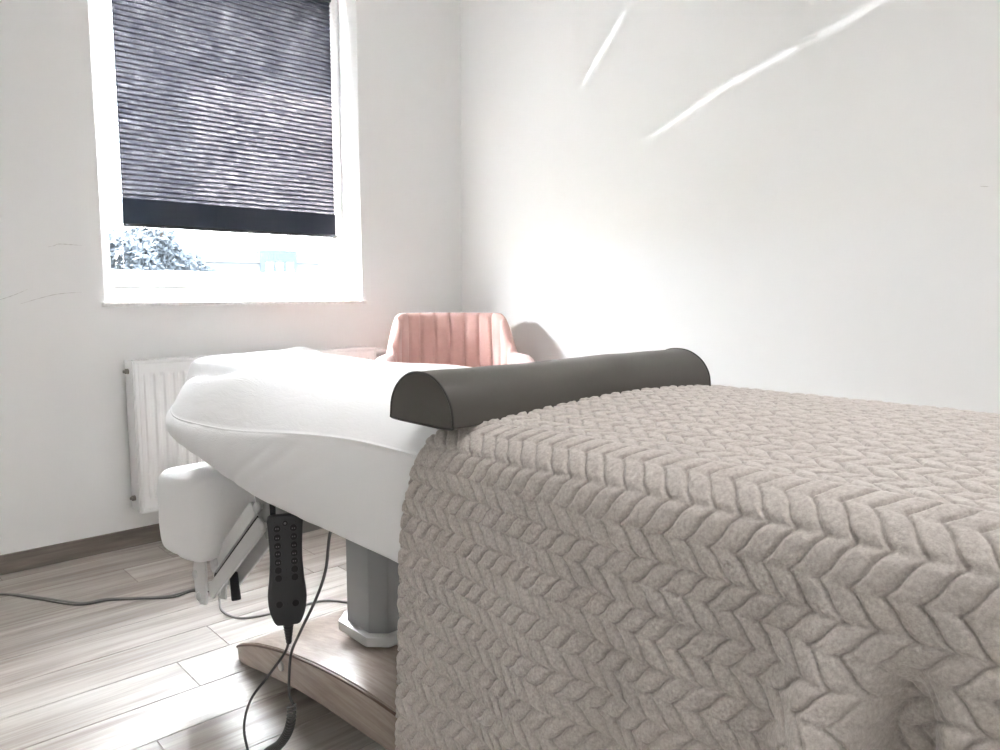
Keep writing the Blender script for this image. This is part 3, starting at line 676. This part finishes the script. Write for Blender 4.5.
# ------------------------------------------------------------------ blanket
def build_blanket():
    zN, zF = .30, .46
    zN = .17
    # cross section polyline (X,z) from far hem over the top to the near hem
    r = .058; XNb, XFb = XN - .008, XF + .010
    pts = []
    zfe = ztop(XFb - r, .5) + .004; zne = ztop(XNb + r, .5) + .004
    for z in np.linspace(zF, zfe - r, 60, endpoint=False): pts.append((XFb + .02 * (zfe - z), z))
    for a in np.linspace(0, PI / 2, 20, endpoint=False): pts.append((XFb - r + r * math.cos(a), zfe - r + r * math.sin(a)))
    for x in np.linspace(XFb - r, XNb + r, 120, endpoint=False): pts.append((x, ztop(x, .5) + .004))
    for a in np.linspace(0, PI / 2, 20, endpoint=False): pts.append((XNb + r - r * math.sin(a), zne - r + r * math.cos(a)))
    for z in np.linspace(zne - r, zN, 100): pts.append((XNb, z))
    C = np.array(pts); L = np.concatenate([[0], np.cumsum(np.linalg.norm(np.diff(C, axis=0), axis=1))])
    Lt = L[-1]; ds = .0016; nt_ = int(Lt / ds); t = np.linspace(0, Lt, nt_)
    cx, cz = np.interp(t, L, C[:, 0]), np.interp(t, L, C[:, 1])
    # t where the near side starts to fall
    t_edge = L[200]; h = t - t_edge             # h>0 on the near side
    tx, tz = np.gradient(cx), np.gradient(cz); q = np.hypot(tx, tz); tx /= q; tz /= q
    ker = np.ones(9) / 9
    nxv, nzv = -(-tz), -(tx)                    # outward normal
    nxv, nzv = tz, -tx
    if nzv[nt_ // 2] < 0: nxv, nzv = -nxv, -nzv
    pad = 12; nxv = np.convolve(np.pad(nxv, pad, 'edge'), np.ones(2 * pad + 1) / (2 * pad + 1), 'valid'); nzv = np.convolve(np.pad(nzv, pad, 'edge'), np.ones(2 * pad + 1) / (2 * pad + 1), 'valid')
    Ya, Yb = -.06, .945; ny = int((Yb - Ya) / ds)
    y01 = np.linspace(0, 1, ny)
    edge = .945 - .140 * np.exp(-np.clip(h, 0, None) / .085) + .003 * np.sin(h * 14) * sstep(.05, .2, h) - .006 * sstep(.3, .7, h)
    H, Y01 = np.meshgrid(h, y01, indexing='ij'); Tt = np.broadcast_to(t[:, None], H.shape)
    Y = Ya + (edge[:, None] - Ya) * Y01
    # --- chevron leaves
    w1 = vnoise((5, 5), 11); w2 = vnoise((9, 9), 12)
    pb, pl = .0276, .0272
    u = Y / pl + .10 * w1(Y * 1.2, Tt * 1.2) ; v = Tt / pb + .05 * w2(Y, Tt) + .06 * w1(Y, Tt * .5)
    b = np.floor(v); f = v - b; odd = (b % 2) == 1
    fs = f + .07 * np.sin(2 * PI * f)
    gph = np.where(odd, u - 1.05 * (1 - fs), u - 1.05 * fs)
    d = np.abs(gph - np.round(gph)) * 2           # 0 at groove, 1 at leaf middle
    leaf = 1 - np.exp(-(d / .16) ** 1.4)
    leaf *= .86 + .14 * np.sqrt(np.clip(1 - (1 - d) ** 2, 0, 1))
    fe = np.minimum(f, 1 - f)
    # boundary between pairs pinches harder than the middle one
    pin = np.where((odd & (f > .5)) | (~odd & (f < .5)), .46, .24)
    leaf *= 1 - pin * np.exp(-(fe / .13) ** 1.6) * np.where(d > .15, 1, .5)
    # each leaf slightly different in height
    idx = (np.round(gph - .5) * 7.13 + b * 3.7); leaf *= .92 + .08 * np.sin(idx * 12.9898)
    hgt = .0074 * leaf + .002
    # plush pile: short range roughness
    rn = rng.normal(size=H.shape)
    def blur(A, k):
        K = np.hanning(k + 2)[1:-1]; K /= K.sum()
        A = np.apply_along_axis(lambda r_: np.convolve(r_, K, 'same'), 0, A); return np.apply_along_axis(lambda r_: np.convolve(r_, K, 'same'), 1, A)
    f1 = blur(rn, 3); f1 /= f1.std(); f2 = blur(rng.normal(size=H.shape), 11); f2 /= f2.std()
    hgt = hgt + (.00018 * f1 + .00028 * f2)
    # --- drape folds on the near side (outward, growing towards the hem)
    hh = np.clip(H, 0, None); G = np.clip(hh / .60, 0, 1.2)
    D = .030 * G + .004 * sstep(-.04, .06, H)
    def fold(yc, w_, amp, slant=0, h0=.05, h1=.6, p=2):
        yy = (Y - (yc + slant * hh)) / w_
        return amp * np.exp(-np.abs(yy) ** p) * sstep(h0, h1, hh)
    D += fold(.86, .06, .006, -.02, .08, .6)
    D += fold(.76, .08, -.010, -.10, .12, .6)
    D += fold(.63, .075, .016, -.08, .08, .5)
    D += fold(.53, .045, -.022, -.06, .12, .5)
    D += fold(.42, .050, .022, -.02, .05, .5)
    D += fold(.255, .034, .068, .02, .09, .30)
    D += fold(.196, .017, -.080, .0, .12, .22)
    D += fold(.155, .013, .018, .0, .14, .30)
    D += fold(.118, .013, -.045, .0, .12, .30)
    D += fold(.06, .03, .020, 0, .1, .4)
    # slack puff where the cloth leaves the table edge, a little below it
    sp = sstep(.78, .62, Y) * sstep(.02, .25, Y)
    D += .014 * sp * sstep(-.05, .09, H) * (1 - .45 * sstep(.06, .25, hh))
    D += (.0035 * w1(Y * 2.2, hh * 1.5) + .002 * w2(Y * 3, hh * 2.)) * sstep(0, .15, hh)
    D = np.maximum(D * (1 - .5 * sstep(.74, .93, Y)), -.004)
    # gentle unevenness of the top
    D += .0016 * w1(Y * 1.6, Tt * 2.2) * (H < 0.02)
    X = cx[:, None] + nxv[:, None] * (hgt + D); Z = cz[:, None] + nzv[:, None] * hgt + nzv[:, None] * np.where(H < .12, D, D * .6)
    Z += (ztop(1.02, Y) - ztop(1.02, .5))
    # rolled edge at the head side and at both hems
    tuck = sstep(.0075, 0, edge[:, None] - Y) ** 1.5 + sstep(.006, 0, Lt - Tt) ** 1.5
    X -= nxv[:, None] * .011 * tuck; Z -= nzv[:, None] * .011 * tuck
    V = np.stack([X, Y, Z], -1).reshape(-1, 3)
    m = Mat('taupe_plush', cr('b5aba4'), .95, spec=.08, sheen=.55, sheen_r=.45); m.b.inputs['Sheen Tint'].default_value = (.95, .92, .9, 1)
    c = m.coords(); m.base(m.ramp(m.noise(c, 260, 3, .7), [(.3, cr('b1a9a2')), (.7, cr('d0c9c3'))])); m.bump(m.noise(c, 900, 2, .7), .35, .0015); m.bump(m.noise(c, 220, 3, .6), .6, .002)
    Q = grid_quads(nt_, ny)
    o = np_mesh('plush_blanket', V, Q[:, ::-1], m)
    tag(o, 'taupe plush blanket with embossed chevron leaves draped over the table', 'blanket')
build_blanket()

# ------------------------------------------------------------------ half round bolster
def build_bolster():
    x0, x1 = .640, 1.290; w_, hgt = .150, .072
    root = tag(empty('bolster', ((x0 + x1) / 2, .87, .87)), 'dark grey half round faux leather bolster lying across the table', 'bolster')
    ox, oy, oz = root.location
    m = Mat('grey_faux_leather', cr('4f4b46'), .40, spec=.5); c = m.coords(); m.bump(m.noise(c, 350, 3, .6), .12, .0008); m.bump(m.noise(c, 9, 3, .5), .12, .006)
    m_p = Mat('dark_piping', cr('2f2c29'), .5)
    # D profile, flat side down
    prof = spline([(-.5, .06), (-.47, .42), (-.36, .74), (-.18, .95), (0, 1.0), (.18, .95), (.36, .74), (.47, .42), (.5, .06), (.485, 0), (.3, -.02), (0, -.02), (-.3, -.02), (-.485, 0)], 84, closed=True)
    nx = 160; rings = []
    for i in range(nx):
        q = i / (nx - 1); x = x0 + (x1 - x0) * q
        bot = ztop(x, .87) + .007 + .0  # sits on cloth and blanket
        bot = max(bot - .003, .861); top = .934 + .002 * q
        ww = w_ * (1 + .01 * math.sin(q * 9)); k = .0004 * math.sin(q * 31) + .0008 * math.sin(q * 11 + 1)
        r = np.zeros((84, 3)); r[:, 0] = x; r[:, 1] = .868 + prof[:, 0] * ww + (-.004 if True else 0); r[:, 2] = bot + (top - bot + k) * np.clip(prof[:, 1], -.02, 1)
        rings.append(r)
    R = np.stack(rings)
    # slightly domed ends
    def cap(r0, d):
        cc = r0.mean(0); out = []
        for s_ in (.97, .85, .65, .4, .15, .01): out.append(cc + (r0 - cc) * s_ + np.array([d * .004 * (1 - s_ ** 2) + .0, 0, 0]))
        return out
    R = np.concatenate([np.stack(cap(R[0], -1)[::-1]), R, np.stack(cap(R[-1], 1))]) - np.array([ox, oy, oz])
    np_mesh('cover', R.reshape(-1, 3), grid_quads(R.shape[0], 84, wrap_m=True), m, root)
    for e in (6, R.shape[0] - 7):
        tube('piping', np.concatenate([R[e], R[e][:1]]), .0019, m_p, root, seg=6, raw=True)
build_bolster()

# ------------------------------------------------------------------ hand control with cable
def build_handset():
    bx, by, bz = .70, 1.425, .352
    ang = math.atan2(-1.385, -.70)       # face towards the room
    root = tag(empty('hand_control', (bx, by, bz), math.atan2(-by, -bx) + PI / 2), 'black hand control with two rows of round buttons hanging from the table', 'remote control')
    m = Mat('anthracite_plastic', cr('39393b'), .45); m_b = Mat('black_button', cr('0d0d0e'), .35); m_s = Mat('button_symbol', cr('6f6f70'), .5)
    # local: x across, z up, -y is the face
    out = [(-.0235, .0), (-.0335, .030), (-.0360, .065), (-.0325, .10), (-.0300, .15), (-.0318, .205), (-.0325, .232), (-.022, .2375), (.022, .2375), (.0325, .232), (.0318, .205), (.0300, .15), (.0325, .10), (.0360, .065), (.0335, .030), (.0235, .0), (.012, -.004), (-.012, -.004)]
    P = spline(out, 110, closed=True) * np.array([1.10, .985]); cen = P.mean(0); rings = []
    for (o_, y) in ((.30, -.0125), (.7, -.0125), (.93, -.0122), (.985, -.0108), (1.0, -.008), (1.0, .006), (.97, .011), (.85, .0135), (.3, .0135)):
        q = cen + (P - cen) * np.array([o_, 1 - (1 - o_) * (.35 if o_ > .8 else 1)]); rings.append(np.stack([q[:, 0], np.full(110, y), q[:, 1]], 1))
    R = np.stack(rings)
    bmv = bmesh.new(); vs = [bmv.verts.new(p) for p in R.reshape(-1, 3)]
    for q in grid_quads(len(rings), 110, wrap_m=True): bmv.faces.new([vs[i] for i in q])
    bmv.faces.new(vs[:110]); bmv.faces.new(vs[-110:][::-1])
    body = bm_obj('housing', bmv, m, root, angle=35)
    zs = [.208, .189, .171, .1535, .136, .1185, .101]
    spots = [(sx * .0165, z) for z in zs for sx in (-1, 1)] + [(0, .219)] + [(sx * .0165, .044) for sx in (-1, 1)]
    for i, (x, z) in enumerate(spots):
        r_ = .0078 if i != 14 else .0062
        bm = bmesh.new(); add_cyl(bm, (x, -.0115, z), (x, -.0142, z), r_, r_ * .93, 28, .0006)
        add = bm_obj('button', bm, m_b, root)
        if i < 10 or i == 14:
            bm = bmesh.new(); s_ = .0016
            if i == 14: add_cyl(bm, (x, -.0141, z), (x, -.01445, z), .0026, seg=16)
            else:
                for dx in (-.0022, .0022): add_box(bm, (x + dx - .0011, -.01445, z - s_ * (1.3 if i % 3 else .5)), (x + dx + .0011, -.0141, z + s_ * (.5 if i % 3 else 1.3)))
            bm_obj('symbol', bm, m_s, add)
    for (x, z) in ((-.021, .222), (.021, .222), (0, .206), (0, .1185), (0, .101), (0, .044)):
        bm = bmesh.new(); add_cyl(bm, (x, -.0120, z), (x, -.0128, z), .0009, seg=10); bm_obj('indicator', bm, m_b, root)
    bm = bmesh.new(); add_cyl(bm, (0, 0, 0), (0, 0, -.050), .0105, .0050, 20, .001)
    for k in range(6): add_cyl(bm, (0, 0, -.008 - k * .007), (0, 0, -.011 - k * .007), .0108 - k * .0009, seg=18)
    bm_obj('strain_relief', bm, m, root)
    bm = bmesh.new(); add_box(bm, (-.030, .010, .225), (-.018, .016, .262), .002); add_box(bm, (.018, .010, .225), (.030, .016, .262), .002); add_box(bm, (-.03, .010, .252), (.03, .030, .262), .002); bm_obj('hanging_hook', bm, Mat('black_hook', cr('151516'), .5), root)
    m_c = Mat('grey_cable', cr('4c4b49'), .4)
    Mi = root.matrix_basis.inverted() if False else (Matrix.Translation((bx, by, bz)) @ Matrix.Rotation(root.rotation_euler.z, 4, 'Z')).inverted()
    def loc(p): return tuple(Mi @ Vector(p))
    path = [(.70, 1.425, .31), (.695, 1.435, .28), (.675, 1.48, .215), (.66, 1.54, .14), (.655, 1.57, .06), (.645, 1.52, .0045), (.60, 1.45, .0035), (.57, 1.36, .0035), (.60, 1.32, .0035), (.64, 1.38, .005), (.648, 1.46, .0135)]
    tube('cable', [loc(p) for p in path], .0029, m_c, root, n=90)
    # coiled length lying between floor and table
    A = spline([(.648, 1.46, .0135), (.652, 1.475, .030), (.658, 1.458, .056), (.66, 1.405, .098), (.66, 1.365, .142), (.661, 1.347, .180), (.665, 1.352, .208)], 900)
    Tn = np.gradient(A, axis=0); Tn /= np.linalg.norm(Tn, axis=1)[:, None]; s0 = np.array([1., 0, 0]); N1 = s0 - Tn * (Tn @ s0)[:, None]; N1 /= np.linalg.norm(N1, axis=1)[:, None]; N2 = np.cross(Tn, N1)
    a = np.linspace(0, 2 * PI * 34, 900); H_ = A + .0075 * (np.cos(a)[:, None] * N1 + np.sin(a)[:, None] * N2)
    tube('coiled_cable', [loc(p) for p in H_], .0026, m_c, root, raw=True, seg=8)
    path = [(.672, 1.357, .204), (.670, 1.365, .215), (.67, 1.371, .235), (.67, 1.357, .312), (.67, 1.314, .376), (.67, 1.245, .467), (.67, 1.205, .536), (.672, 1.190, .607), (.69, 1.19, .64)]
    tube('cable', [loc(p) for p in path], .0029, m_c, root, n=120)
build_handset()

# ------------------------------------------------------------------ mains cable on the floor
m_pc = Mat('light_grey_cable', cr('8d8b88'), .5)
pc = [(.20, 3.06), (.33, 3.04), (.412, 3.018), (.50, 2.90), (.597, 2.745), (.67, 2.72), (.747, 2.663), (.84, 2.60), (.929, 2.60), (.985, 2.53), (.955, 2.45), (.925, 2.35), (.946, 2.262), (1.031, 2.227), (1.12, 2.215), (1.215, 2.20), (1.275, 2.11), (1.262, 2.052)]
o = tube('mains_cable', [(x, y, .0042) for x, y in pc], .0040, m_pc, n=260)
tag(o, 'thin grey mains cable winding across the floor to the table', 'cable')
o = tube('twin_cable', [(x + .0 + .012 * math.sin(i * 1.3), y - .014 - .006 * math.cos(i), .0030) for i, (x, y) in enumerate(pc[:10])], .0028, Mat('dark_grey_cable', cr('5c5a58'), .5), n=160)
tag(o, 'darker thin cable lying alongside the mains cable on the floor', 'cable')
